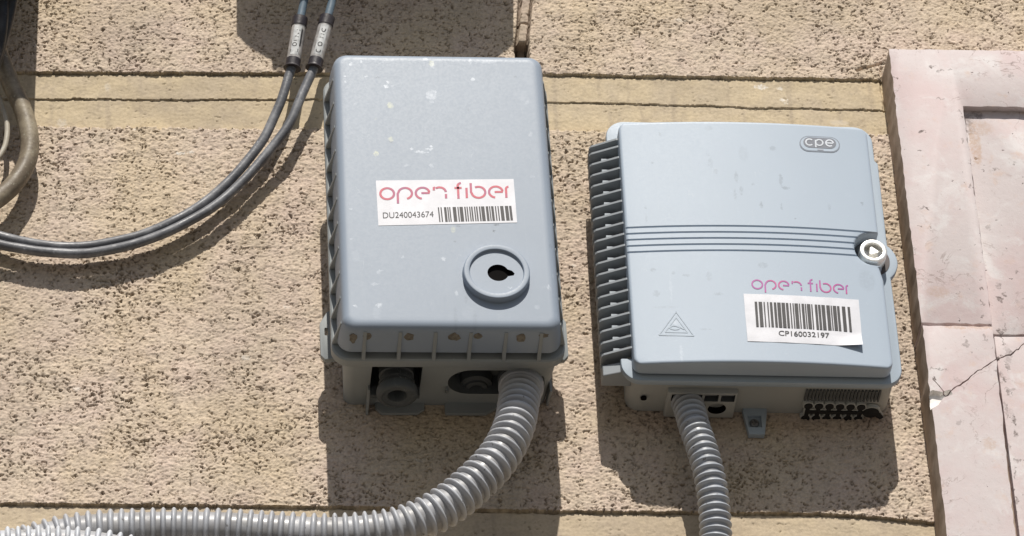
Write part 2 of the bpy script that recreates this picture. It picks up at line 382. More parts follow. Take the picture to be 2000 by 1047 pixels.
rust2 = [(*P(px, py, DS), rx, rz, a) for px, py, rx, rz, a in ((1832, 570, 24, 14, .35), (1932, 868, 14, 14, .4), (1895, 640, 60, 5, .5))]
m_stone = stone_mat('pink_stone', blots, rust2); m_stone2 = stone_mat('pink_stone_panel', blots2, rust)
m_chip = plain('broken_stone', (.86, .83, .80), .85)
m_reveal = None
surr = empty('stone_surround', 'pale pink painted stone surround with a cracked lower block, right of both boxes', 'stone surround')
zj = P(1870, 634, DS)[1]
up = ragged([(779, 506), (779, zj+3), (917, zj+3), (917, 362), (1800, 370), (1800, 520)], 12, 1.1, 1)
o = MB().prism(up[::-1], -30, DS).build('upper_block', m_stone, surr, 30, bevel=1.2)
lo = ragged([(780, zj-4), (779, -690), (779, -2600), (912, -2600), (908, -690), (917, zj-4)], 12, 1.1, 2)
o = MB().prism(lo[::-1], -30, DS+1.5).build('lower_block', m_stone, surr, 30, bevel=1.2)
def ribbon_cut(pts, wd, d0, d1, seed):
    rnd = random.Random(seed); P2 = []
    for i in range(len(pts)-1):
        (x, z), (x2, z2) = pts[i], pts[i+1]; n = max(2, int(math.hypot(x2-x, z2-z)/7))
        for k in range(n): P2.append((x+(x2-x)*k/n+rnd.uniform(-1, 1)*1.3, z+(z2-z)*k/n+rnd.uniform(-1, 1)*1.6))
    P2.append(pts[-1]); a = [(x, z+wd*rnd.uniform(.5, 1.2)) for x, z in P2]; b = [(x, z-wd*rnd.uniform(.3, 1.1)) for x, z in P2]
    return MB().prism(a+b[::-1], d0, d1)
crk = [P(*p, DS) for p in ((1822, 742), (1832, 752), (1848, 770), (1858, 763), (1885, 745), (1915, 722), (1946, 702))]
cut(o, [ribbon_cut(crk, 2.0, DS-12, DS+9, 3)], 30)
chip = [P(*p, DS) for p in ((1806, 798), (1809, 775), (1822, 765), (1838, 768), (1852, 764), (1856, 772), (1840, 778), (1832, 790), (1818, 797))]
cut(o, [MB().loft([[(x, DS-9, z) for x, z in chip], [(cxx+(x-cxx)*1.25, DS+6, czz+(z-czz)*1.25) for (cxx, czz) in [(sum(p[0] for p in chip)/9, sum(p[1] for p in chip)/9)] for x, z in chip]])], 30, mat=m_chip)
pz = P(1975, 655, 70)[1]
pan = ragged([(921, pz+2), (1780, pz+8), (1780, 420), (921, 420)], 14, 1, 4)
MB().prism(pan, -20, 70).build('upper_panel', m_stone2, surr, 30, bevel=1)
pan = ragged([(916, -2600), (1780, -2600), (1780, pz+4), (923, pz-2)], 14, 1, 6)
o = MB().prism(pan, -20, 68.5).build('lower_panel', m_stone2, surr, 30, bevel=1)
cut(o, [ribbon_cut([P(*p, 70) for p in ((1930, 712), (1952, 699), (1975, 692), (2000, 672), (2060, 640))], 2.2, 58, 80, 8)], 30)

m_edge = stone_mat('stone_edge'); 
for nd in m_edge.node_tree.nodes:
    pass
_e = NT('grimy_shaded_stone'); m_edge = _e.done(_e.mix(_e.ramp(_e.noise(60, 6, .7), .3, .7), (.30, .24, .19), (.42, .34, .28)), .9, spec=.2)  # grime plus the dimness of the sun-grazed side, put into the colour
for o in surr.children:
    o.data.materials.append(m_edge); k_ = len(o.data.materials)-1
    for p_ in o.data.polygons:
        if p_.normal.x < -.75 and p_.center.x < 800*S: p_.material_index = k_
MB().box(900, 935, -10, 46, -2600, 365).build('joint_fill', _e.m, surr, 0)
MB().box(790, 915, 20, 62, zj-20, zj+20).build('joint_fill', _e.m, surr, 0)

# ================================================================== PLASTICS
def plastic(name, col, light=(), yellow=(), dark=(), tan=(), rough=.42, scuff=.5, var=.015):
    t = NT(name)
    n = t.noise(14, 5, .6); c = t.mix(t.ramp(n, .3, .7), tuple(v*(1-var) for v in col), tuple(v*(1+var) for v in col))
    fine = t.ramp(t.noise(240, 4, .7), .60, .72)
    c = t.mix(t.math('MULTIPLY', fine, .18*scuff), c, tuple(min(.9, v*1.5) for v in col))
    sc_ = t.ramp(t.noise(75, 6, .75, stretch=(1, 1, .45), dist=.5), .66, .74)
    c = t.mix(t.math('MULTIPLY', sc_, .28*scuff), c, tuple(v*.62 for v in col))
    dust = t.ramp(t.noise(32, 6, .7, stretch=(1, 1, .35)), .52, .72)
    drip = t.ramp(t.noise(150, 4, .6, stretch=(1, 1, .06)), .56, .74)
    c = t.mix(t.math('MULTIPLY', drip, .12*scuff), c, (.50, .53, .56))
    scr = t.ramp(t.math('ABSOLUTE', t.math('SUBTRACT', t.noise(55, 3, .5, stretch=(1, 1, .3), dist=.4), .5)), .006, .001)
    c = t.mix(t.math('MULTIPLY', t.math('MULTIPLY', scr, t.ramp(t.noise(40, 2), .58, .66)), .35*scuff), c, (.60, .64, .68))
    if dark: c = t.mix(t.spots(dark, 70, .005), c, tuple(v*.42 for v in col))
    if tan: c = t.mix(t.spots(tan, 70, .005), c, (.40, .27, .14))
    if yellow: c = t.mix(t.spots(yellow, 30, .004), c, (.52, .55, .45))
    if light: c = t.mix(t.math('MULTIPLY', t.spots(light, 30, .006), .8), c, (.66, .71, .78))
    t.bump(t.math('ADD', t.noise(1100, 3, .6), 0.), .10, .0005)
    return t.done(c, t.ramp(t.noise(500, 3), .3, .7, rough, rough+.06), spec=.36)

m_ink = plain('black_ink', (.035, .033, .035), .6, var=.3)
m_white = plain('sticker_white', (.66, .665, .71), .5, var=.06, scale=70)
t = NT('logo_ink'); m_logo = t.done(t.mix(t.ramp(t.noise(70, 2, .5), .4, .6), (.50, .05, .09), (.33, .06, .16)), .5)
t = NT('logo_ink_magenta'); m_logo2 = t.done(t.mix(t.ramp(t.noise(60, 2, .5), .4, .6), (.46, .06, .24), (.36, .07, .30)), .5)
m_black = plain('black_rubber', (.012, .012, .013), .7)
m_hole = plain('hole_shade', (.006, .005, .005), .9, spec=.1)  # near-black colour stands for the shade inside holes

# ---- lettering and printing on surfaces
def ribbon(mb, pts, wd, place, lift):
    """flat ink stroke along pts, in letter space, mapped by place(u,v)->(x,z,d)"""
    n = len(pts); A = []; B = []
    for i in range(n):
        x0, y0 = pts[max(0, i-1)]; x1, y1 = pts[min(n-1, i+1)]
        dx, dy = x1-x0, y1-y0; L = math.hypot(dx, dy) or 1; nx, ny = -dy/L*wd/2, dx/L*wd/2
        x, y = pts[i]; A.append((x+nx, y+ny)); B.append((x-nx, y-ny))
    vs = []
    for p in A+B:
        x, z, d = place(*p); vs.append((x, d+lift, z))
    mb.add(vs, [(i, i+1, n+i+1, n+i) for i in range(n-1)])
def arc(cx, cy, r, a0, a1, rx=None):
    k = max(6, int(abs(a1-a0)/9)); rx = rx or r
    return [(cx+rx*math.cos(R_(a0+(a1-a0)*i/k)), cy+r*math.sin(R_(a0+(a1-a0)*i/k))) for i in range(k+1)]
def open_fiber():
    r = .43; L = []
    L += [arc(.47, .5, r, 0, 360)]
    L += [[(1.13, -.28), (1.13, .5)]+arc(1.60, .5, r, 180, -75)[1:]]
    L += [arc(2.70, .5, r, 12, 262), [(2.62, .50), (3.12, .50)]+[(3.11, .60)]]
    L += [[(3.42, .70), (3.42, .93), (3.50, .93)], arc(3.77, .53, .40, 125, 5), [(4.17, .40), (4.17, .06)]]
    L += [[(4.95, .02), (4.95, .95)]+arc(5.15, 1.02, .22, 180, 90), [(4.72, .86), (5.18, .86)]]
    L += [[(5.48, .06), (5.48, .86)]]
    L += [[(5.76, 1.22), (5.76, .5)]+arc(6.23, .5, r, 180, 478)[1:]]
    L += [arc(7.33, .5, r, 12, 262), [(7.25, .50), (7.75, .50), (7.74, .60)]]
    L += [[(7.98, .04), (7.98, .72)]+arc(8.16, .72, .18, 180, 95)]
    return L
def mapper(fr, f, p0, p1, width, pv, height):
    """letter space -> surface: (0,0) at pixel p0, (width,0) at p1, (0,height) at pv"""
    a = fr.surf(*p0, f); b = fr.surf(*p1, f); c = fr.surf(*pv, f)
    ux, uz = (b[0]-a[0])/width, (b[1]-a[1])/width; vx, vz = (c[0]-a[0])/height, (c[1]-a[1])/height
    def place(u, v):
        x = a[0]+ux*u+vx*v; z = a[1]+uz*u+vz*v; return x, z, f(x, z)
    return place
def text_mesh(txt, place, width, height, lift, name, mat, parent, bold=0.0):
    cu = bpy.data.curves.new('t', 'FONT'); cu.body = txt; cu.size = 1; cu.offset = bold
    ob = bpy.data.objects.new('t', cu); sc.collection.objects.link(ob)
    bpy.context.view_layer.update()
    me = bpy.data.meshes.new_from_object(ob.evaluated_get(bpy.context.evaluated_depsgraph_get()))
    bpy.data.objects.remove(ob)
    xs = [v.co.x for v in me.vertices]; ys = [v.co.y for v in me.vertices]
    x0, x1, y0, y1 = min(xs), max(xs), min(ys), max(ys)
    for v in me.vertices:
        x, z, d = place((v.co.x-x0)/(x1-x0)*width, (v.co.y-y0)/(y1-y0)*height); v.co = (x*S, -(d+lift)*S, z*S)
    me.materials.clear(); me.materials.append(mat)
    o = bpy.data.objects.new(name, me); sc.collection.objects.link(o); o.parent = parent; return o
def barcode(place, W, H_, seed, lift, name, parent, n=50):
    rnd = random.Random(seed); mb = MB(); x = 0; tot = 0; bars = []
    while tot < n*2.05:
        b = rnd.choice((1, 1, 1.2, 2, 2.8)); g_ = rnd.choice((.7, .8, 1.3, 2.1)); bars.append((tot, b*1.15)); tot += b*1.15+g_
    end = bars[-1][0]+bars[-1][1]
    for s_, b in bars:
        c = [(s_/end*W, 0), ((s_+b)/end*W, 0), ((s_+b)/end*W, H_), (s_/end*W, H_)]
        vs = []
        for u, v in c: x, z, d = place(u, v); vs.append((x, d+lift, z))
        mb.add(vs, [(0, 1, 2, 3)])
    return mb.build(name, m_ink, parent, 0)
def sheet(place, nx, nz, lift, name, mat, parent, warp=None, th=.35):
    vs = []; fs = []
    for k in range(2):
        for j in range(nz+1):
            for i in range(nx+1):
                x, z, d = place(i/nx, j/nz); e = warp(i/nx, j/nz) if warp else 0
                vs.append((x, d+lift+e-(th if k else 0), z))
    n = (nx+1)*(nz+1)
    for j in range(nz):
        for i in range(nx):
            a = j*(nx+1)+i; q = (a, a+1, a+nx+2, a+nx+1); fs += [q, tuple(n+v for v in q[::-1])]
    for j in range(nz):
        for a in (j*(nx+1), j*(nx+1)+nx): fs.append((a, a+nx+1, a+nx+1+n, a+n))
    for i in range(nx):
        for a in (i, nz*(nx+1)+i): fs.append((a, a+1, a+1+n, a+n))
    return MB().add(vs, fs).build(name, mat, parent, 30)

# ================================================================== LEFT BOX
A = Frame(-151.4, -11.9, .8)
FD = 270
fa = lambda x, z: FD
def sa(lst): return [(*A.loc(px, py, FD), rx, rz, a) for px, py, rx, rz, a in lst]
light = sa([(686, 126, 3, 5, .9), (705, 121, 3, 3, .8), (713, 149, 3, 2.5, .8), (758, 160, 4, 3, .9), (754, 169, 4, 3, .9), (766, 167, 3, 3, .8), (674, 149, 2, 3, .9),
    (674, 160, 2, 3, .7), (842, 186, 11, 12, .6), (846, 180, 8, 5, .6), (843, 198, 6, 4, .4), (695, 203, 4, 2, .5), (923, 155, 5, 4, .9), (845, 126, 5, 8, .55), (830, 115, 5, 3, .7), (919, 120, 4, 9, .5),
    (819, 296, 12, 2.2, .75), (838, 291, 7, 2.5, .85), (842, 286, 3, 3, .9), (803, 290, 4, 2, .8), (829, 298, 9, 2.2, .7), (842, 324, 5, 4, .35), (794, 323, 6, 4, .25), (1018, 185, 12, 14, .10), (1025, 196, 11, 10, .14), (1030, 200, 4, 4, .3), (1036, 262, 3, 7, .3),
    (866, 505, 4, 6, .6), (745, 528, 5, 3, .5), (740, 532, 4, 4, .35), (741, 596, 7, 5, .7), (733, 555, 8, 3, .35), (694, 598, 4, 2, .8), (686, 466, 5, 1.6, .6), (695, 500, 10, 14, .08), (737, 610, 8, 18, .12), (891, 573, 4, 6, .4), (1071, 560, 3, 6, .7), (1040, 345, 4, 3, .3),
    (685, 408, 4, 2, .4), (787, 501, 3, 3, .4), (995, 567, 6, 2, .5), (760, 118, 16, 3, .35), (950, 120, 22, 5, .3), (1050, 600, 5, 6, .25), (915, 610, 14, 16, .07)])
yel = sa([(843, 124, 6, 7, .95), (762, 206, 6, 8, .9), (763, 272, 5, 7, .7), (734, 300, 5, 7, .95), (885, 449, 5, 7, .5), (735, 232, 3, 3, .2)])
drk = sa([(895, 441, 5, 3, .8), (970, 439, 6, 2.5, .9), (964, 451, 3, 3, .9), (888, 472, 3, 3, .5), (737, 151, 6, 2, .4), (1007, 150, 4, 2, .5), (915, 215, 3, 6, .3), (763, 277, 5, 3, .5), (1075, 480, 3, 5, .3), (910, 585, 3, 9, .25), (890, 620, 4, 30, .18), (928, 625, 4, 26, .16)])
ZB = A.loc(880, 650, 268)[1]
tn = [(*A.loc(px, 650, 268), rx, 40, a) for px, rx, a in ()]
GREY = (.285, .335, .405)
m_lid = plastic('grey_blue_plastic', GREY, light, yel, drk, rough=.42)
m_body = plastic('grey_plastic', (.285, .305, .31), rough=.55)
# dried mud spots under the lid, built as the same plastic with tan blots (x only)
def under_mat(name, col, frm, lst):
    t = NT(name); n = t.noise(14, 5, .6); c = t.mix(t.ramp(n, .3, .7), tuple(v*.92 for v in col), tuple(v*1.08 for v in col))
    return t, c
boxA = empty('junction_box', 'taller grey fibre junction box with open fiber sticker and round keyhole boss', 'junction box', A)
hx, hz = 203.5, 327
# body (back part)
xl0, xr0 = -188, 200; 
body = MB().loft([at(rr(-187, 198, -316, 318, 18), 2), at(rr(-196, 207, -327, 327, 22), 150), at(rr(-198, 209, -329, 328, 24), 166)]).build('back_box', m_body, boxA, 40)
def dunder(px, py, z):           # distance from the wall of a pixel on a horizontal plane (box A)
    lo_, hi_ = -50, 400
    for _ in range(30):
        m = (lo_+hi_)/2; lo_, hi_ = (m, hi_) if A.loc(px, py, m)[1] > z else (lo_, m)
    return m
def under(fr, px, py, z):
    lo_, hi_ = -80, 500
    for _ in range(40):
        m = (lo_+hi_)/2
        if fr.loc(px, py, m)[1] > z: lo_ = m
        else: hi_ = m
    return fr.loc(px, py, m)[0], m
ZU = -327
x0, dA = under(A, 727, 714, ZU); x1, _ = under(A, 826, 714, ZU)
p1x, p1d = under(A, 776, 776, ZU-42)
q0x, q0d = under(A, 878, 724, ZU); q1x, _ = under(A, 1062, 724, ZU); rd = 44; qd = q0d-rd
race = [(q1x-rd+rd*math.cos(R_(a)), qd+rd*math.sin(R_(a))) for a in range(-90, 91, 12)]+[(q0x+rd+rd*math.cos(R_(a)), qd+rd*math.sin(R_(a))) for a in range(90, 271, 12)]
cut(body, [MB().box(x0, x1, p1d-52, min(dA, 148), ZU-30, ZU+62), MB().prismz(race, ZU-30, ZU+50)], 40, mat=plain('pocket_shade_plastic', (.11, .12, .125), .7))  # same plastic as the body, darkened for the shade inside
# rim round the back box, with its gap towards the lid
rimo = rr(-219, 219, -341, 330, 34)
MB().loft([at(rr(-215, 215, -337, 327, 32), 160), at(rimo, 165), at(rimo, 184), at(rr(-216, 216, -338, 327, 32), 187)]).build('rim', m_body, boxA, 40)
mb = MB(); mb.loft([at(rr(-200, 200, -306, 318, 28), 185), at(rr(-200, 200, -306, 318, 28), 202)]); mb.build('gasket', plain('gasket_grey', (.03, .03, .033), .8), boxA)
# lid
loops = [(200, 5, 2), (206, 5, 0), (228, 3.5, 0), (248, 1.2, 0), (256, 0, 0), (262, 2.0, 0), (266, 5, 0), (268.8, 10, 0), (269.8, 15.5, 0), (270, 22, 0)]
L_ = []
for d, ins, _ in loops:
    k = -ins if d < 250 else ins
    L_.append(at(rr(-hx-(k if d < 250 else -ins)*1.0 if d < 250 else -hx+ins, hx+(-k)*0+(ins if d < 250 else -ins), -hz-(ins if d < 250 else -ins), hz+(ins if d < 250 else -ins), 24 if d < 266 else 20), d))
def lp(out, d, r=26): return at(rr(-hx-out, hx+out, -hz-out, hz+out, max(r, 4), 10), d)
lid = MB().loft([lp(2, 198), lp(5, 200), lp(5, 206), lp(3.5, 228), lp(1.2, 248), lp(0, 255), lp(-1.5, 261, 25), lp(-4.5, 265.5, 23), lp(-9, 268.6, 20), lp(-14.5, 269.8, 16), lp(-20, 270, 11)]).build('lid', m_lid, boxA, 50)
# mud spots on the lid's lower side
tw = NT('lid_underside_dirt')
ribm = m_body
for k in range(6):               # gussets on the lower side
    xx, _ = under(A, 710+k*68.6, 690, -332); 
    MB().prismx([(186, -340.5), (198, -339.5), (206, -336), (258, -328), (258, -326), (186, -322)], xx-3.4, xx+3.4).build('gusset', ribm, boxA, 0, bevel=.6)
for sgn in (-1, 1):              # gussets up both sides
    for k in range(11):
        zz = 272-k*57.5
        pl = [(sgn*(hx-4), 188), (sgn*218.5, 188), (sgn*217, 196), (sgn*(hx+1.5), 254), (sgn*(hx-4), 250)]
        MB().prismz(pl, zz-3, zz+3).build('gusset', ribm, boxA, 0, bevel=.5)
# mud blots: thin crusts stuck under the lid edge
m_mud = plain('dried_mud', (.18, .16, .13), .95, var=.3, scale=300)
rnd = random.Random(9)
for px, w_, dd in ((718, 9, 20), (800, 10, 24), (888, 13, 22), (934, 9, 18), (1019, 11, 26), (1062, 10, 12), (690, 8, 30)):
    cx_, _ = under(A, px, 655, -330); cd = 258-dd*.55; n = 12
    lo_ = [(cx_+w_*rnd.uniform(.7, 1.1)*math.cos(2*math.pi*i/n), cd+dd*.5*rnd.uniform(.7, 1.1)*math.sin(2*math.pi*i/n)) for i in range(n)]
    ft = lambda d_: -327-np.interp(d_, [206, 228, 248, 255], [5, 3.5, 1.2, 0])
    mud = MB(); mud.loft([[(x, d_, ft(d_)+.4) for x, d_ in lo_], [(x, d_, ft(d_)-.7) for x, d_ in lo_]]); mud.build('mud_crust', m_mud, boxA, 30)
# round keyhole boss
bx, bz = A.loc(970, 531, 282); kx, kz = A.loc(970, 531, 276)
boss = MB().lathe(bx, bz, [(64, 269), (63, 272), (62.4, 282), (61.8, 283.5), (61.2, 284.3), (60.3, 284.7), (59.6, 284.8), (52.4, 284.8), (51.6, 284.6), (51.0, 283.9), (50.8, 279.9), (50.4, 279.4), (49.6, 279.2), (49, 279.2), (2, 279.2)], 72).build('lock_boss', m_lid, boxA, 40)
kh = [(bx+3+20*math.cos(R_(a)), bz+19*math.sin(R_(a))) for a in range(25, 336, 10)] + [(bx+32, bz-6), (bx+34, bz-1), (bx+29, bz+5)]
cut(boss, [MB().prism(kh, 271.5, 295)], 40, mat=m_hole)
MB().prism([(x*1.0, z) for x, z in kh], 271.0, 272.4).build('keyhole', m_hole, boxA, 0)
# ears for wall screws
for sgn, pts in ((-1, None), (1, None)):
    ex0, ex1 = (sgn*205, sgn*234) if sgn < 0 else (205, 236)
    zt, zb = (A.loc(640, 612, 96)[1], A.loc(640, 704, 96)[1]) if sgn < 0 else (A.loc(1105, 610, 96)[1], A.loc(1105, 705, 96)[1])
    a, b = min(ex0, ex1), max(ex0, ex1)
    if sgn < 0: pl = [(b, zb+2), (b, zt+10), (a+14, zt), (a, zt-26), (a, zb+10), (a+8, zb)]
    else: pl = [(a, zb+2), (a, zt+10), (b-14, zt), (b, zt-26), (b, zb+10), (b-8, zb)]
    e = MB().prism(pl, 88, 100).build('mounting_ear', m_body, boxA, 30, bevel=1)
    zs = A.loc(637, 650, 96)[1]; xs = sgn*222
    cut(e, [MB().prism(rr(xs-3.5, xs+3.5, zs-9, zs+9, 2.5, 4), 80, 110)], 30)
# glands and brackets under the box
m_dk = plastic('dark_grey_plastic', (.075, .083, .088), rough=.6)
MB().lathez(p1x, p1d, [(26, ZU+40), (33, ZU+38), (33, ZU+6), (30, ZU+4), (30, ZU-8), (34, ZU-9), (34, ZU-14), (31, ZU-15), (31, ZU-22), (38, ZU-24), (39, ZU-30), (38.6, ZU-38), (36, ZU-41), (30, ZU-42), (28, ZU-40), (19, ZU-39), (17.5, ZU-36), (17, ZU-10), (2, ZU-9)]).build('cable_gland', m_dk, boxA, 40)
u2x, u2d = under(A, 930, 757, ZU+22)
MB().lathez(u2x, u2d, [(32, ZU+46), (30, ZU+28), (22, ZU+24), (21, ZU+20), (12, ZU+19), (11, ZU+30), (2, ZU+31)]).build('blind_plug', m_dk, boxA, 40)
for pa, pb in ((733, 829), (869, 975)):
    xa_, _ = A.loc(pa, 800, 8); xb_, _ = A.loc(pb, 800, 8); zb_ = A.loc(780, 809, 8)[1]
    pl = [(xa_, -300), (xa_, zb_+12), (xa_+12, zb_), (xb_-14, zb_), (xb_, zb_+10), (xb_, -300)]
    if pa > 800: pl = [(xa_, -300), (xa_, zb_+2), (xa_+2, zb_), (xb_-26, zb_), (xb_-4, zb_+14), (xb_, -300)]
    MB().prism(pl, 4, 11).build('bracket', m_body, boxA, 0, bevel=.8)
for px, pb in ((718, 808), (1071, 790), (868, 760)):
    xx = A.loc(px, pb, 20)[0]; zz = A.loc(px, pb, 8)[1]
    MB().prismx([(4, -300), (4, zz), (12, zz), (75, ZU-6), (75, -300)], xx-2.2, xx+2.2).build('web', m_body, boxA, 0, bevel=.4)
mb = MB(); sx0, d0 = under(A, 722, 768, ZU-8)
mb.box(x0+1, x1-1, p1d-46, p1d-34, ZU-14, ZU+8); mb.build('clamp_bar', m_dk, boxA, 0, bevel=1)
# sticker
p00, p10, p11, p01 = (739, 441), (1010, 435), (1003, 350), (734, 353)
cs = [A.loc(*p, FD) for p in (p00, p10, p11, p01)]
def st1(u, v):
    x = (cs[0][0]*(1-u)+cs[1][0]*u)*(1-v)+(cs[3][0]*(1-u)+cs[2][0]*u)*v
    z = (cs[0][1]*(1-u)+cs[1][1]*u)*(1-v)+(cs[3][1]*(1-u)+cs[2][1]*u)*v
    return x, z, FD
stk = sheet(st1, 10, 4, .6, 'sticker', m_white, boxA)
pl = mapper(A, fa, (742, 391.5), (995, 387.5), 8.17, (741.2, 366.5), 1.0)
mb = MB()
for s_ in open_fiber(): ribbon(mb, s_, .15, pl, 1.0)
mb.build('logo_lettering', m_logo, stk, 0)
pl = mapper(A, fa, (748, 427), (847, 424.5), 1, (747.5, 415.5), 1)
text_mesh('DU240043674', pl, 1, 1, 1.0, 'serial_number', m_ink, stk)
pl = mapper(A, fa, (858, 434), (1002, 431), 1, (855, 405.5), 1)
barcode(pl, 1, 1, 4, 1.0, 'barcode', stk, 34)

# ================================================================== RIGHT BOX
Bf = Frame(450, -52, 0.0)
BX, BZ = 246.5, 288.0
BOW = 14
def fb(x, z): return 166 + BOW*(1-(min(1, abs(x)/BX))**2)
kd = 160
lx, lz = Bf.loc(1707, 486, 172)
m_pbody = plastic('pale_grey_back', (.43, .44, .43), rough=.5, scuff=.5)
boxB = empty('distribution_box', 'wider pale grey distribution box with finned hinge, steel lock and a curling barcode sticker', 'distribution box', Bf)
def sb(lst): return [(*Bf.surf(px, py, fb)[:2], rx, rz, a) for px, py, rx, rz, a in lst]
drk = sb([(1438, 345, 4, 14, .35), (1448, 372, 4, 12, .3), (1436, 380, 3, 14, .25), (1388, 318, 5, 14, .22), (1398, 335, 4, 8, .25), (1510, 290, 7, 6, .3), (1525, 352, 4, 16, .4), (1535, 367, 9, 3, .45), (1487, 400, 3, 9, .5), (1527, 405, 2, 10, .4), (1620, 405, 3, 9, .25), (1684, 398, 3, 5, .5), (1470, 360, 3, 3, .3),
    (1382, 302, 4, 4, .2), (1289, 262, 3, 5, .5), (1274, 318, 3, 3, .3), (1490, 518, 10, 7, .28), (1275, 527, 6, 5, .3), (1282, 573, 8, 7, .25), (1340, 538, 8, 3, .3), (1403, 574, 10, 4, .3), (1378, 643, 12, 2, .3), (1693, 548, 17, 26, .16), (1315, 533, 4, 4, .3), (1261, 406, 3, 3, .5), (1262, 425, 2, 12, .2), (1385, 540, 6, 12, .2), (1554, 427, 2, 2, .6), (1384, 250, 9, 6, .2), (1452, 300, 10, 20, .12), (1310, 655, 20, 4, .15), (1300, 600, 25, 3, .15)])
lgt = sb([(1331, 690, 3, 22, .35), (1310, 560, 2, 40, .2), (1600, 240, 30, 5, .2), (1320, 630, 10, 6, .4)])
m_pale = plastic('pale_grey_plastic', (.395, .465, .55), lgt, (), drk, rough=.42, scuff=.45, var=.012)
m_pale2 = plastic('pale_grey_plastic_body', (.37, .435, .505), rough=.45, scuff=.4)
# back box
bb = MB().loft([at(rr(-246, 262, -281, 300, 26), 2), at(rr(-250, 262, -286, 305, 30), 100), at(rr(-252, 262, -290, 308, 34), 118)]).build('back_box', m_pbody, boxB, 40)
def ub(px, py, z): return under(Bf, px, py, z)
ZV = -287
# flange with the bulge for the lock
RB = 53
fx0, fx1, fz0, fz1 = -267, 263, -301, 319
def flange(ins):
    r = 38-ins; p = []
    def c(cx, cz, a0):
        return [(cx+r*math.cos(R_(a0+90*i/8)), cz+r*math.sin(R_(a0+90*i/8))) for i in range(9)]
    p += c(fx0+38, fz1-38, 90)[::-1]
    p += c(fx1-38, fz1-38, 0)[::-1]
    p += [(fx1-ins, 235), (fx1+6-ins, 228), (fx1+6-ins, 150)]
    R = RB-ins; X1 = fx1+6-ins
    a = math.degrees(math.acos((X1-lx)/R)) if abs(X1-lx) < R else 5
    p += [(X1, lz+math.sqrt(max(0, R*R-(X1-lx)**2))+18)]
    for k in range(15):
        an = a-(2*a)*k/14; p.append((lx+R*math.cos(R_(an)), lz+R*math.sin(R_(an))))
    p += [(X1, lz-math.sqrt(max(0, R*R-(X1-lx)**2))-10), (X1+1, -150)]
    p += [(x+ (1 if 1 else 0)*1.0, z) for x, z in c(fx1+6-38, fz0+38, 270)[::-1]]
    p += c(fx0+38, fz0+38, 180)[::-1]
    p += [(fx0+ins, zbn), (-240+ins, zbn), (-240+ins, ztn), (fx0+ins, ztn)]
    return p
zbn = Bf.loc(1185, 692, 103)[1]-30; ztn = Bf.loc(1152, 300, 103)[1]+10
fl = [flange(0), flange(3)]
MB().loft([at(flange(2), 116), at(fl[0], 119), at(fl[0], 129), at(flange(1.2), 131.4), at(flange(4), 132)]).build('flange', m_pale2, boxB, 40)
# front plate as a bowed sheet with real grooves and a bay for the lock
gz = []
for py in (444, 456, 467.8, 479.8, 492): gz.append(Bf.surf(1330, py-2.5, fb)[1])
RC = 40
zs = set(np.round(np.linspace(-BZ, BZ, 90), 3))
for g_ in gz: zs |= {g_-2.2, g_-1.3, g_, g_+1.3, g_+2.2, g_-3, g_+3}
zs |= {-BZ+.8, -BZ+2.2, -BZ+4, -BZ+7, -BZ+10.5, -BZ+15, BZ-.8, BZ-2.2, BZ-4, BZ-7, BZ-10.5, BZ-15}
zs |= set(np.linspace(lz-RC, lz+RC, 40))
zs = sorted(zs); CR = 17
def halfw(z):
    e = BZ-abs(z)
    return BX-(CR-math.sqrt(max(0, CR*CR-(CR-e)**2)) if e < CR else 0)
def groove(z):
    return 3.4*max(0, 1-max(0, abs(min((z-g_ for g_ in gz), key=abs))-.9)/1.2)
cols = [0, .8, 2, 3.6, 6] ; tt = list(np.linspace(0, 1, 26))[1:-1]
grid = []
for z in zs:
    hl = -halfw(z); hr = halfw(z)
    if abs(z-lz-3) < RC: hr = min(hr, lx+3-math.sqrt(RC*RC-(z-lz-3)**2))
    elif lz-RC-30 < z <= lz-RC: hr = min(hr, BX-6*(z-(lz-RC-30))/30)
    xs = [hl+c for c in cols]+[hl+6+(hr-hl-12)*t_ for t_ in tt]+[hr-c for c in cols[::-1]]
    row = []
    for x in xs:
        e = min(x-hl, hr-x, BZ-abs(z)); Rr = 5
        drop = (Rr-math.sqrt(max(0, Rr*Rr-(Rr-e)**2))) if e < Rr else 0
        gr = groove(z)*(1 if min(x-hl, hr-x) > 1 else 0)
        row.append((x, fb(x, z)-drop-gr, z))
    grid.append(row)
mb = MB(); nr, nc = len(grid), len(grid[0]); vs = [p for r in grid for p in r]
fs = [(j*nc+i, j*nc+i+1, (j+1)*nc+i+1, (j+1)*nc+i) for j in range(nr-1) for i in range(nc-1)]
per = [i for i in range(nc)]+[j*nc+nc-1 for j in range(1, nr)]+[(nr-1)*nc+i for i in range(nc-2, -1, -1)]+[j*nc for j in range(nr-2, 0, -1)]
b0 = len(vs); vs += [(vs[i][0], 137, vs[i][2]) for i in per]
fs += [(per[k], per[(k+1) % len(per)], b0+(k+1) % len(per), b0+k) for k in range(len(per))]
mb.add(vs, fs); lidB = mb.build('front_plate', m_pale, boxB, 38)
ins = [(x*.975, z*.975) for x, z in rr(-BX, BX, -BZ, BZ, 14)]
MB().prism(ins, 128, 139).build('gasket', plain('gasket_dark', (.10, .11, .12), .8), boxB, 0)
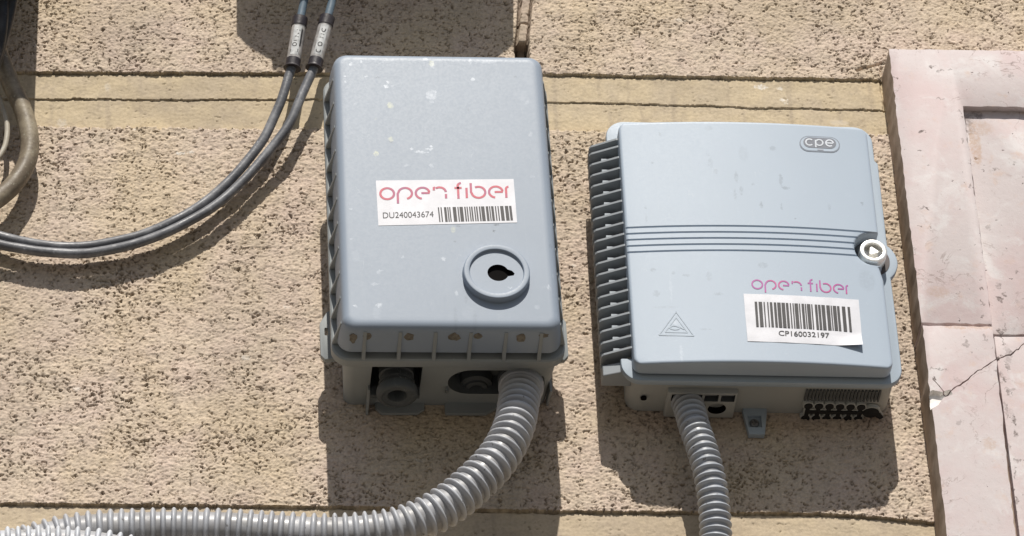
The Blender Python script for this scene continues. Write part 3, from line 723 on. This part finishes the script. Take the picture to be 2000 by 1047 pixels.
# lock
lock = MB().lathe(lx, lz, [(27, 131), (27, 164), (26, 166.5), (24, 167.5), (18.5, 166.5), (17, 163), (16.5, 150), (2, 149.8)], 56).build('lock', plain('bare_steel', (.80, .79, .76), .34, .7, var=.16, scale=400), boxB, 40)
tri = [(lx+11*math.cos(R_(a)), lz+1+11*math.sin(R_(a))) for a in (98, 122, 218, 242, 338, 2)]
MB().prism(tri, 149, 164).build('lock_core', plain('lock_core_steel', (.85, .84, .80), .4, .4), lock, 0, bevel=1.5)
MB().lathe(lx, lz, [(37, 131), (37, 133.4), (2, 133.6)], 40).build('lock_shade', plain('lock_shade_dark', (.10, .085, .085), .7), boxB, 40)  # dark disc standing for the shade in the bay round the lock
# finned hinge
m_knk = plastic('knuckle_plastic', (.31, .345, .38), rough=.5)
hingeM = plastic('hinge_plastic', (.31, .335, .36), rough=.5)
hg = empty('hinge', None, None); hg.parent = boxB
zt = Bf.loc(1154, 300, 122)[1]; zbm = Bf.loc(1185, 692, 122)[1]; NF = 18
prof = lambda x: np.interp(x, [-300, -246], [100, 148])
MB().prismz([(-288, 60), (-288, 74), (-246, 98), (-236, 100), (-236, 60)], zbm-8, zt+22).build('barrel', hingeM, hg, 0, bevel=1)
MB().prismz([(-299, 74), (-299, 92), (-293, 92), (-293, 74)], zbm-14, zt+16).build('edge_strip', hingeM, hg, 0, bevel=1)
for k in range(NF+1):
    z = zt+(zbm-zt)*k/NF
    MB().prismz([(-300, 74), (-301, 116), (-297, 122), (-248, 147), (-246, 147), (-243, 74)], z-2.4, z+2.4).build('fin', hingeM, hg, 0, bevel=.4)
    if k < NF: MB().box(-279, -264, 80, 126, z-25, z-15).build('knuckle', m_knk, hg, 0, bevel=.8)
MB().prismz([(-299, 74), (-300, 115), (-296, 121), (-250, 146), (-246, 146), (-243, 74)], zt+16, zt+21).build('fin', hingeM, hg, 0, bevel=.6)
MB().prismz([(-299, 74), (-299, 108), (-246, 128), (-243, 74)], zbm-40, zbm-16).build('end_block', hingeM, hg, 0, bevel=2)
# underside: port block, screw lug, cable comb
ZP = ZV-10
a0x, a0d = ub(1305, 767, ZP); a1x, _ = ub(1443, 767, ZP)
pb = MB().prism(rr(a0x, a1x, ZP, ZV+30, 4, 3), 6, a0d).build('port_block', m_pbody, boxB, 0, bevel=1)
wins = []
w0, wd_ = ub(1310, 770, ZP); w1, _ = ub(1440, 770, ZP); _, wd2 = ub(1375, 784, ZP); W4 = (w1-w0)/4
wd_ = min(wd_, a0d-4)
for k in range(4): wins.append(MB().box(w0+W4*k+2.5, w0+W4*(k+1)-2.5, wd2, wd_, ZP-10, ZP+16))
h2x, h2d = ub(1400, 798.5, ZP); h1x, h1d = ub(1348, 797, ZP)
wins.append(MB().lathez(h2x, h2d, [(17.5, ZP-10), (17.5, ZP+30)])); wins.append(MB().lathez(h1x, h1d, [(30, ZP-10), (30, ZP+8)]))
cut(pb, wins[:4]+wins[5:], 30, mat=m_dk); cut(pb, [wins[4]], 30, mat=m_hole)  # openings lined darker, their inner shade put into the colour
MB().lathez(h2x, h2d, [(18, ZP+24), (18, ZP+33)]).build('port_bottom', m_hole, pb, 0)
l0, _ = Bf.loc(1450, 812, 12); l1, _ = Bf.loc(1499, 812, 12); lzt = Bf.loc(1475, 805, 12)[1]; lzb = Bf.loc(1475, 851, 12)[1]
lug = MB().prism([(l0, lzt+12), (l0+2, lzt-8), (l0+9, lzb), (l1-9, lzb), (l1-2, lzt-8), (l1, lzt+12)], 3, 17).build('screw_lug', m_pale2, boxB, 0, bevel=1.2)
sx, sz = Bf.loc(1474, 825, 14)
cut(lug, [MB().box(sx-13, sx+13, 9, 30, sz-13, sz+14)], 30)
scr = MB().lathe(sx, sz, [(9, 9.5), (9, 12), (7, 14), (1, 14.6)], 24).build('screw', plain('screw_steel', (.25, .25, .26), .4, .8), boxB, 40)
cut(scr, [MB().box(sx-1.4, sx+1.4, 11.5, 20, sz-6, sz+6), MB().box(sx-6, sx+6, 11.5, 20, sz-1.4, sz+1.4)], 30)
# comb shaped cable entry
def comb(ins, z0, z1, mb):
    ZK = ZV-6
    def pt(px, py): return ub(px, py, ZK)
    x0_, dm = pt(1572, 804.5); x1_, _ = pt(1685, 806)
    mb.prismz([(x0_-ins, dm-5-ins), (x1_, dm-5-ins), (x1_, dm+5+ins), (x0_-ins, dm+5+ins)], z0, z1)
    for k in range(6):
        for s_, py, pxo in ((1, 793.5, 1579), (-1, 817, 1573)):
            cx_, cd_ = pt(pxo+k*20.6, py+.4*k)
            mb.prismz([(cx_-4-ins, dm), (cx_+4+ins, dm), (cx_+4+ins, cd_), (cx_-4-ins, cd_)], z0+.11*(k+1), z1-.11*(k+1))
            mb.prismz([(cx_+(8.2+ins)*math.cos(R_(a)), cd_+(8.8+ins)*math.sin(R_(a))) for a in range(0, 360, 20)], z0-.13*(k+1)*s_, z1+.07*(k+1))
    ex, ed = pt(1701, 806)
    mb.prismz([(ex+(16+ins)*math.cos(R_(a)), ed+(15+ins)*math.sin(R_(a))) for a in range(0, 360, 15)], z0-.5, z1-.5)
    mb.prismz([(ex+8, ed-10), (ex+20, ed-20), (ex+26, ed-14), (ex+18, ed)], z0-.7, z1-.7)
    return mb
comb(2.6, ZV-5, ZV+3, MB()).build('entry_frame', plastic('entry_frame_plastic', (.55, .56, .54)), boxB, 0)
comb(0, ZV-7, ZV-2, MB()).build('entry_seal', m_black, boxB, 0)
ga, gd = ub(1572, 772, ZV); gb_, _ = ub(1722, 772, ZV)
mb = MB()
for k in range(22):
    xx = ga+(gb_-ga)*k/22; mb.box(xx, xx+(gb_-ga)/22*.55, 58, 92, ZV-3.2, ZV+2)
mb.build('vent_ribs', plastic('vent_plastic', (.10, .105, .11)), boxB, 0)
hx_, hd_ = ub(1257, 777, ZV); MB().lathez(hx_, hd_, [(6, ZV-2.5), (6, ZV+1)], 16).build('drain_hole', m_hole, boxB, 0)
# embossed warning triangle
def tri_ring(s0, s1, zc):
    def T(s): return [mapp(0, s), mapp(-s*.98, -s*.62), mapp(s*.98, -s*.62)]
    return T(s0), T(s1)
pw = mapper(Bf, fb, (1321, 640), (1354, 641), 33, (1320.5, 607), 33)
def stroke(mb, pts, wd, up_):
    n = len(pts)
    for i in range(n-1):
        (x, y), (x2, y2) = pts[i], pts[i+1]; L = math.hypot(x2-x, y2-y); nx, ny = -(y2-y)/L*wd/2, (x2-x)/L*wd/2
        q = [(x+nx, y+ny), (x2+nx, y2+ny), (x2-nx, y2-ny), (x-nx, y-ny)]; lo2 = []; hi2 = []
        for k_, (u, v) in enumerate(q): X_, Z_, D_ = pw(u, v); lo2.append((X_, D_-1, Z_)); hi2.append((X_, D_+up_, Z_))
        mb.loft([lo2, hi2])
mb = MB()
T1 = [(0, 31), (34, -15), (-34, -15), (0, 31)]; T2 = [(0, 20), (22, -9), (-22, -9), (0, 20)]
stroke(mb, T1, 2.2, .7); stroke(mb, T2, 2.0, .55)
stroke(mb, [(-14, 0), (-6, 4), (0, 3), (7, 1), (4, -3), (-3, -4), (-10, -3), (-14, 0)], 2.2, .6); stroke(mb, [(7, 1), (15, -3)], 2, .6)
mb.build('embossed_triangle', m_pale2, lidB, 0)
# oval badge
pcx, pcy = 1601, 282
pm = mapper(Bf, fb, (pcx, pcy), (pcx+40, pcy+2.2), 40, (pcx-.8, pcy-20), 24.4)
def stad(w_, h_, n=12):
    r = h_; return [(w_-r+r*math.cos(R_(a)), r*math.sin(R_(a))) for a in np.linspace(-90, 90, n)]+[(-w_+r+r*math.cos(R_(a)), r*math.sin(R_(a))) for a in np.linspace(90, 270, n)]
def flat(mb, pts, l0, l1, pm_, oy=0):
    lo2 = []; hi2 = []
    for u, v in pts: X_, Z_, D_ = pm_(u, v+oy); lo2.append((X_, D_+l0, Z_)); hi2.append((X_, D_+l1, Z_))
    mb.loft([lo2, hi2])
m_badge = plain('badge_grey', (.16, .175, .21), .5)
bd = MB(); flat(bd, stad(39.5, 18.5), -1, .7, pm); badge = bd.build('badge', plain('badge_rim', (.20, .23, .28), .5), lidB, 0)
bd = MB(); flat(bd, stad(37.3, 16.3), 0, 1.1, pm); bd.build('badge_field', m_pale, badge, 0)
bd = MB(); flat(bd, stad(32, 12.2), 0, 1.5, pm, 2.6); bd.build('badge_plate', m_badge, badge, 0)
bd = MB()
cw = [arc(-20, 3, 7.2, 45, 315), [(-8, -9), (-8, 9)], arc(-1, 3, 6.8, -150, 150, 6.8), arc(19, 3, 7.2, 0, 310), [(13, 3), (25.5, 3)]]
for s_ in cw: ribbon(bd, s_, 3.0, pm, 1.9)
bd.build('badge_lettering', plain('badge_letter', (.60, .64, .70), .5), badge, 0)
bd = MB(); flat(bd, [(-5, -15.3), (7, -15.3), (7, -11.2), (-5, -11.2)], 0, 1.45, pm); bd.build('badge_mark', plain('badge_small_mark', (.33, .36, .42), .5), badge, 0)
# printed logo
pl = mapper(Bf, fb, (1468.5, 565), (1658, 575.5), 8.17, (1467.5, 545.5), 1.0)
mb = MB()
for s_ in open_fiber(): ribbon(mb, s_, .135, pl, .5)
mb.build('printed_logo', m_logo2, lidB, 0)
# sticker with lifting corner
cs2 = [Bf.surf(*p, fb)[:2] for p in ((1460, 667), (1685, 679), (1677, 586), (1452, 574))]
def st2(u, v):
    x = (cs2[0][0]*(1-u)+cs2[1][0]*u)*(1-v)+(cs2[3][0]*(1-u)+cs2[2][0]*u)*v
    z = (cs2[0][1]*(1-u)+cs2[1][1]*u)*(1-v)+(cs2[3][1]*(1-u)+cs2[2][1]*u)*v
    return x, z, fb(x, z)
def curl(u, v):
    a = max(0, (u-.76)/.24)**1.3*max(0, 1-v/.22); return 10*a + .25*math.sin(u*23+v*9)+.2*math.sin(v*17)
def st2b(u, v):
    x, z, d = st2(u, v); a = max(0, (u-.80)/.20)*max(0, 1-v/.35); return x-1*a, z-6*a*0, d
stk2 = sheet(st2b, 24, 12, .8, 'sticker', m_white, boxB, warp=curl)
pl = mapper(Bf, fb, (1477, 638.5), (1664, 649), 1, (1473.5, 590), 1)
barcode(pl, 1, 1, 12, 1.6, 'barcode', stk2, 42)
pl = mapper(Bf, fb, (1521, 656.5), (1620, 661), 1, (1520.3, 646.5), 1)
text_mesh('CP160032197', pl, 1, 1, 1.6, 'serial_number', m_ink, stk2, bold=.008)

# ================================================================== CONDUITS
def conduit(name, label, pts, R, pitch, mat, r_in=.80, cat='conduit'):
    P_, t_ = catmull(pts, pitch/16)
    t_ = t_ + 1.2*np.sin(t_/83) + .9*np.sin(t_/31+1)
    ph = (t_/pitch) % 1; s_ = np.where(ph < .54, np.sin(np.pi*np.clip(ph/.54, 0, 1))**.6, 0)
    rad = R*(r_in+(1-r_in)*s_)
    rad = rad*(1+.012*np.sin(t_/57+2))
    o = sweep(MB(), P_, rad, 30).build(name, mat, None, 60)
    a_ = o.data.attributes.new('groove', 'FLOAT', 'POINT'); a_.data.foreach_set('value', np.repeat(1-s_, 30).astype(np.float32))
    return tag(o, label, cat)
def conduit_mat(name, col):
    t = NT(name); c = t.mix(t.ramp(t.noise(30, 5), .3, .7), tuple(v*.9 for v in col), tuple(v*1.08 for v in col))
    c = t.mix(t.math('MULTIPLY', t.ramp(t.noise(160, 3, .6), .66, .72), .8), c, (.10, .09, .085))
    c = t.mix(t.math('MULTIPLY', t.ramp(t.noise(70, 5, .7), .5, .7), .35), c, (.50, .49, .46))
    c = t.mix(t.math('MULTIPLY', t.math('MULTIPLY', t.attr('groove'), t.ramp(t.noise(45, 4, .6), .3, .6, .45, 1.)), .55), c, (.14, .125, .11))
    t.bump(t.noise(500, 4), .15, .0006); return t.done(c, t.ramp(t.noise(80, 4), .3, .7, .33, .5), spec=.5)
m_con = conduit_mat('conduit_grey', (.46, .475, .51)); m_con2 = conduit_mat('conduit_grey_blue', (.42, .45, .50))
cxA, cdA = under(A, 1018, 752, ZU+4)
ca = pxpath([(1018, 735, 92), (1017, 762, 100), (1012, 792, 125), (1006, 826, 146), (990, 866, 158), (962, 908, 165), (922, 948, 168), (876, 985, 168), (828, 1012, 166), (775, 1031, 164), (710, 1041, 160), (630, 1045, 155), (540, 1041, 150), (440, 1035, 146), (350, 1033, 142), (270, 1035, 138), (200, 1038, 134), (140, 1045, 130), (90, 1056, 128), (30, 1074, 126), (-60, 1108, 122), (-300, 1170, 110)])
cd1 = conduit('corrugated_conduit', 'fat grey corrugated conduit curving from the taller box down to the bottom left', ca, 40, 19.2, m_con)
P_, _t = catmull(ca[:3], 2)
sweep(MB(), P_[8:20], np.array([40, 42.5, 43]+[43]*7+[42.5, 40.5]), 32).build('collar', m_con, cd1, 50)
sweep(MB(), P_[2:8], np.array([44.5]*6), 32).build('collar', m_dk, cd1, 50)
cb = pxpath([(-500, 1130, 230), (-250, 1095, 230), (-60, 1073, 230), (40, 1066, 230), (130, 1066, 228), (210, 1074, 225), (300, 1100, 215), (400, 1150, 200), (520, 1230, 180)])
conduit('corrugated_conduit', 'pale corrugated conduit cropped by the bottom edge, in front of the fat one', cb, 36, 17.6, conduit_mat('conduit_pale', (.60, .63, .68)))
cc = pxpath([(1340, 782, 52), (1347, 800, 60), (1355, 830, 74), (1369, 870, 84), (1382, 915, 88), (1391, 960, 86), (1396, 1005, 82), (1398, 1050, 78), (1394, 1110, 74), (1385, 1250, 70)])
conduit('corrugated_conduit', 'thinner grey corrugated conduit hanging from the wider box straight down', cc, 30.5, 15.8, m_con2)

# ================================================================== CABLES
def cable_mat(name, col, wear):
    t = NT(name); c = t.mix(t.ramp(t.noise(40, 6, .7), .4, .68), col, wear)
    c = t.mix(t.math('MULTIPLY', t.ramp(t.noise(210, 4, .7), .60, .70), .45), c, tuple(min(.6, v*2.2+.03) for v in wear))
    t.bump(t.noise(300, 4), .3, .0008); return t.done(c, t.ramp(t.noise(60, 4), .3, .7, .38, .6))
m_cab = cable_mat('dark_cable', (.11, .113, .125), (.22, .225, .24))
m_cabb = cable_mat('blue_grey_cable', (.10, .145, .19), (.14, .19, .24))
m_band2 = cable_mat('black_shrink', (.025, .02, .025), (.05, .045, .05))
m_lab = plain('label_film', (.36, .345, .335), .35, var=.35, scale=150)
m_slip = plain('grubby_paper', (.52, .53, .53), .5, var=.25, scale=140)
def seg(pts, rad, mat, name, parent, n=20, step=3):
    P_, t_ = catmull(pts, step)
    if t_[-1] > 700: P_ = P_ + np.stack([.7*np.sin(t_/37+rad), .6*np.sin(t_/53), .8*np.sin(t_/29+2*rad)+.5*np.sin(t_/71)], 1)
    return sweep(MB(), P_, rad, n).build(name, mat, parent, 60)
GR = 'cables looping down with tagged sleeves'
def tagged(label, lower, top, s0, s1, texts):
    root = empty('cable', label, 'cable', None, GR)
    seg(pxpath(lower), 9.6, m_cab, 'jacket', root, step=6)
    seg(pxpath(top), 8.2, m_cabb, 'inner_cable', root)
    a = np.array(pxpath([s0])[0]); b = np.array(pxpath([s1])[0])
    def tube(t0, t1, r0, r1, mat, nm, flare=0):
        n = 10; P_ = np.array([a+(b-a)*(t0+(t1-t0)*i/n) for i in range(n+1)]); rr_ = np.linspace(r0, r1, n+1)
        if flare: rr_[-1] += flare; rr_[-2] += flare*.5
        return sweep(MB(), P_, rr_, 28).build(nm, mat, root, 60)
    tube(-.02, .16, 15.5, 15.5, m_band2, 'shrink_band'); tube(.14, .86, 14.2, 14.2, m_lab, 'label_sleeve')
    tube(.84, 1.02, 14.8, 14.8, m_band2, 'shrink_band', 3)
    # printed marks wrapped on the sleeve
    ax = (b-a); L = np.linalg.norm(ax); ax /= L
    view = np.array([-cF[0], cF[1], -cF[2]]); view -= ax*(view@ax); view /= np.linalg.norm(view); side = np.cross(ax, view)
    def pm_(u, v, lift=.5):     # u along the sleeve, v round it (arc length)
        an = v/14.2; q = a+ax*u+(14.2+lift)*(math.cos(an)*view+math.sin(an)*side); return q
    mbp = MB(); n_ = 8; vs = []; 
    for i in range(n_+1):
        for u in (L*.20, L*.80): q = pm_(u, -8+16*i/n_, .25); vs.append(tuple(q))
    mbp.add(vs, [(2*i, 2*i+1, 2*i+3, 2*i+2) for i in range(n_)])
    slip = mbp.build('paper_slip', m_slip, root, 40)
    mi = MB()
    def ink(pts, wd):
        n = len(pts); A_ = []; B_ = []
        for i in range(n):
            x0_, y0_ = pts[max(0, i-1)]; x1_, y1_ = pts[min(n-1, i+1)]; dx, dy = x1_-x0_, y1_-y0_; l = math.hypot(dx, dy) or 1
            A_.append(tuple(pm_(pts[i][0]-dy/l*wd/2, pts[i][1]+dx/l*wd/2, .6))); B_.append(tuple(pm_(pts[i][0]+dy/l*wd/2, pts[i][1]-dx/l*wd/2, .6)))
        mi.add(A_+B_, [(i, i+1, n+i+1, n+i) for i in range(n-1)])
    for pts in texts: ink([(L*u, v) for u, v in pts], 1.7)
    mi.build('marker_lettering', m_ink, slip, 0)
U = lambda cu, cv, ru, rv, a0, a1: [(cu+ru*math.cos(R_(a)), cv+rv*math.sin(R_(a))) for a in np.linspace(a0, a1, 10)]
loA = [(570, 132, 66), (567, 141, 64), (552, 191, 58), (535, 229, 52), (512, 275, 46), (474, 325, 40), (436, 364, 36), (397, 397, 34), (357, 423, 33), (292, 453, 33), (243, 468, 32), (178, 480, 31), (114, 481, 31), (49, 473, 31), (0, 461, 30), (-60, 440, 30), (-200, 380, 30), (-400, 280, 30)]
tpA = [(640, -260, 95), (612, -100, 90), (598, -20, 84), (592, 10, 80), (586, 40, 78)]
tagged('left one of two grey cables with label sleeves looping across the wall', loA, tpA, (586, 38, 78), (571, 132, 66),
    [[(.30, -2), (.30, 5)], [(.36, 3), (.44, -3), (.44, 4)], [(.52, -5), (.52, 1)], U(.60, -2, .035, 4, 0, 360), [(.70, -8), (.74, -8), (.74, 6), (.68, 6)], [(.25, 8), (.62, 8)], [(.27, 10), (.6, 10)]])
loB = [(613, 132, 68), (610, 142, 66), (588, 191, 60), (565, 241, 54), (531, 289, 48), (492, 335, 43), (456, 371, 41), (425, 398, 40), (390, 421, 40), (325, 454, 40), (260, 478, 39), (195, 491, 38), (146, 495, 38), (81, 492, 38), (32, 484, 38), (0, 477, 38), (-60, 458, 38), (-200, 400, 38), (-400, 300, 38)]
tpB = [(690, -260, 100), (665, -100, 94), (652, -20, 86), (647, 8, 83), (639, 38, 80)]
tagged('right one of two grey cables with label sleeves, nearer the taller box', loB, tpB, (639, 36, 80), (614, 132, 68),
    [U(.30, 0, .05, 3.6, -110, 110), [(.40, -3.5), (.40, 3.5), (.47, -3.5), (.47, 3.5)], U(.60, 0, .04, 4, 0, 360), U(.72, 0, .045, 4.5, -100, 100)])
# left bundle

m_br = cable_mat('brown_cable', (.17, .135, .095), (.33, .28, .20)); m_blk = cable_mat('black_cable', (.012, .012, .014), (.03, .03, .032)); m_bei = cable_mat('beige_cable', (.42, .38, .31), (.52, .48, .40))
br = [(-40, -330, 110), (-34, -120, 100), (-22, 20, 90), (-4, 100, 80), (20, 160, 68), (45, 215, 58), (57, 270, 54), (54, 312, 52), (36, 348, 52), (6, 380, 52), (-40, 410, 55), (-160, 470, 60), (-400, 560, 60)]
tag(seg(pxpath(br), 18.5, m_br, 'cable', None, 26, 6), 'thick brown weathered cable bending back to the left edge', 'cable')
bk = [(38, -330, 175), (36, -120, 165), (24, -20, 150), (12, 40, 135), (-4, 100, 120), (-30, 200, 110), (-60, 330, 100), (-90, 500, 90)]
tag(seg(pxpath(bk), 14, m_blk, 'cable', None, 22, 6), 'black cable running down the top left corner', 'cable')
bk2 = [(0, -330, 190), (4, -120, 178), (6, -20, 160), (2, 50, 145), (-12, 120, 125), (-50, 230, 110), (-90, 400, 100)]
tag(seg(pxpath(bk2), 13, m_blk, 'cable', None, 22, 6), 'black cable hugging the left edge, in front of the other black one', 'cable')
be = [(-70, -300, 120), (-40, 60, 80), (-14, 160, 58), (4, 205, 50), (14, 240, 46), (13, 272, 45), (3, 298, 45), (-20, 320, 45), (-120, 380, 45)]
tag(seg(pxpath(be), 5.4, m_bei, 'cable', None, 16, 4), 'thin beige cable bowing in from the left edge inside the thick brown one', 'cable')

# ================================================================== THINGS ABOVE THE FRAME (unseen blocks, shaped to throw the two shades at the top)
def wallpt(px, py, d):           # object point at distance d whose shadow falls on photo pixel (px, py) of the wall
    x, z = unproj(px, py, 0); return (x-SUN_X*d, z+SUN_K*d)
dO = 250
sh = [wallpt(462, -600, dO), wallpt(462, 70, dO), wallpt(486, 96, dO), (wallpt(531, 122, dO)), wallpt(532, 140, dO), wallpt(930, 143, dO), wallpt(960, 126, dO), wallpt(985, 106, dO), wallpt(1003, 90, dO), wallpt(1003, -600, dO)]
top = empty('shade_block', 'grey cabinet above the taller box, unseen, shaped to cast the shade there', 'blocker')
MB().prism(sh, 60, dO).build('block_front', m_body, top, 30, bevel=3)  # unseen block outlined from the shade it casts on the wall
inn = [(x*.97, z*.99+8) for x, z in sh]
MB().prism([(-300+(x+150)*0-0+ (x+300), z+6) for x, z in sh], 3, 62).build('back_box', m_body, top, 30, bevel=2)
dC = 240
c0 = wallpt(33, 322, dC); c1 = wallpt(60, 20, dC)
pts_ = [wallpt(-260, 325, dC), wallpt(33, 322, dC), wallpt(48, 300, dC)]
cl = empty('shade_block_left', 'dark splice closure above the cables at the top left, unseen, shaped to darken the corner', 'splice closure')
bz0 = c0[1]; xr = wallpt(66, 250, dC)[0]; xl = xr-300
MB().prism(rr(xl, xr, bz0, bz0+560, 34, 6), 160, dC).build('block_body', m_blk, cl, 30, bevel=8)  # unseen dark block, set to shade the top left of the wall
MB().box(xl+60, xr-60, 3, 162, bz0+160, bz0+480).build('bracket', m_blk, cl, 0, bevel=2)
for o in bpy.data.objects:
    if o.type == 'MESH' and o.data.users == 1: o.data.name = o.name
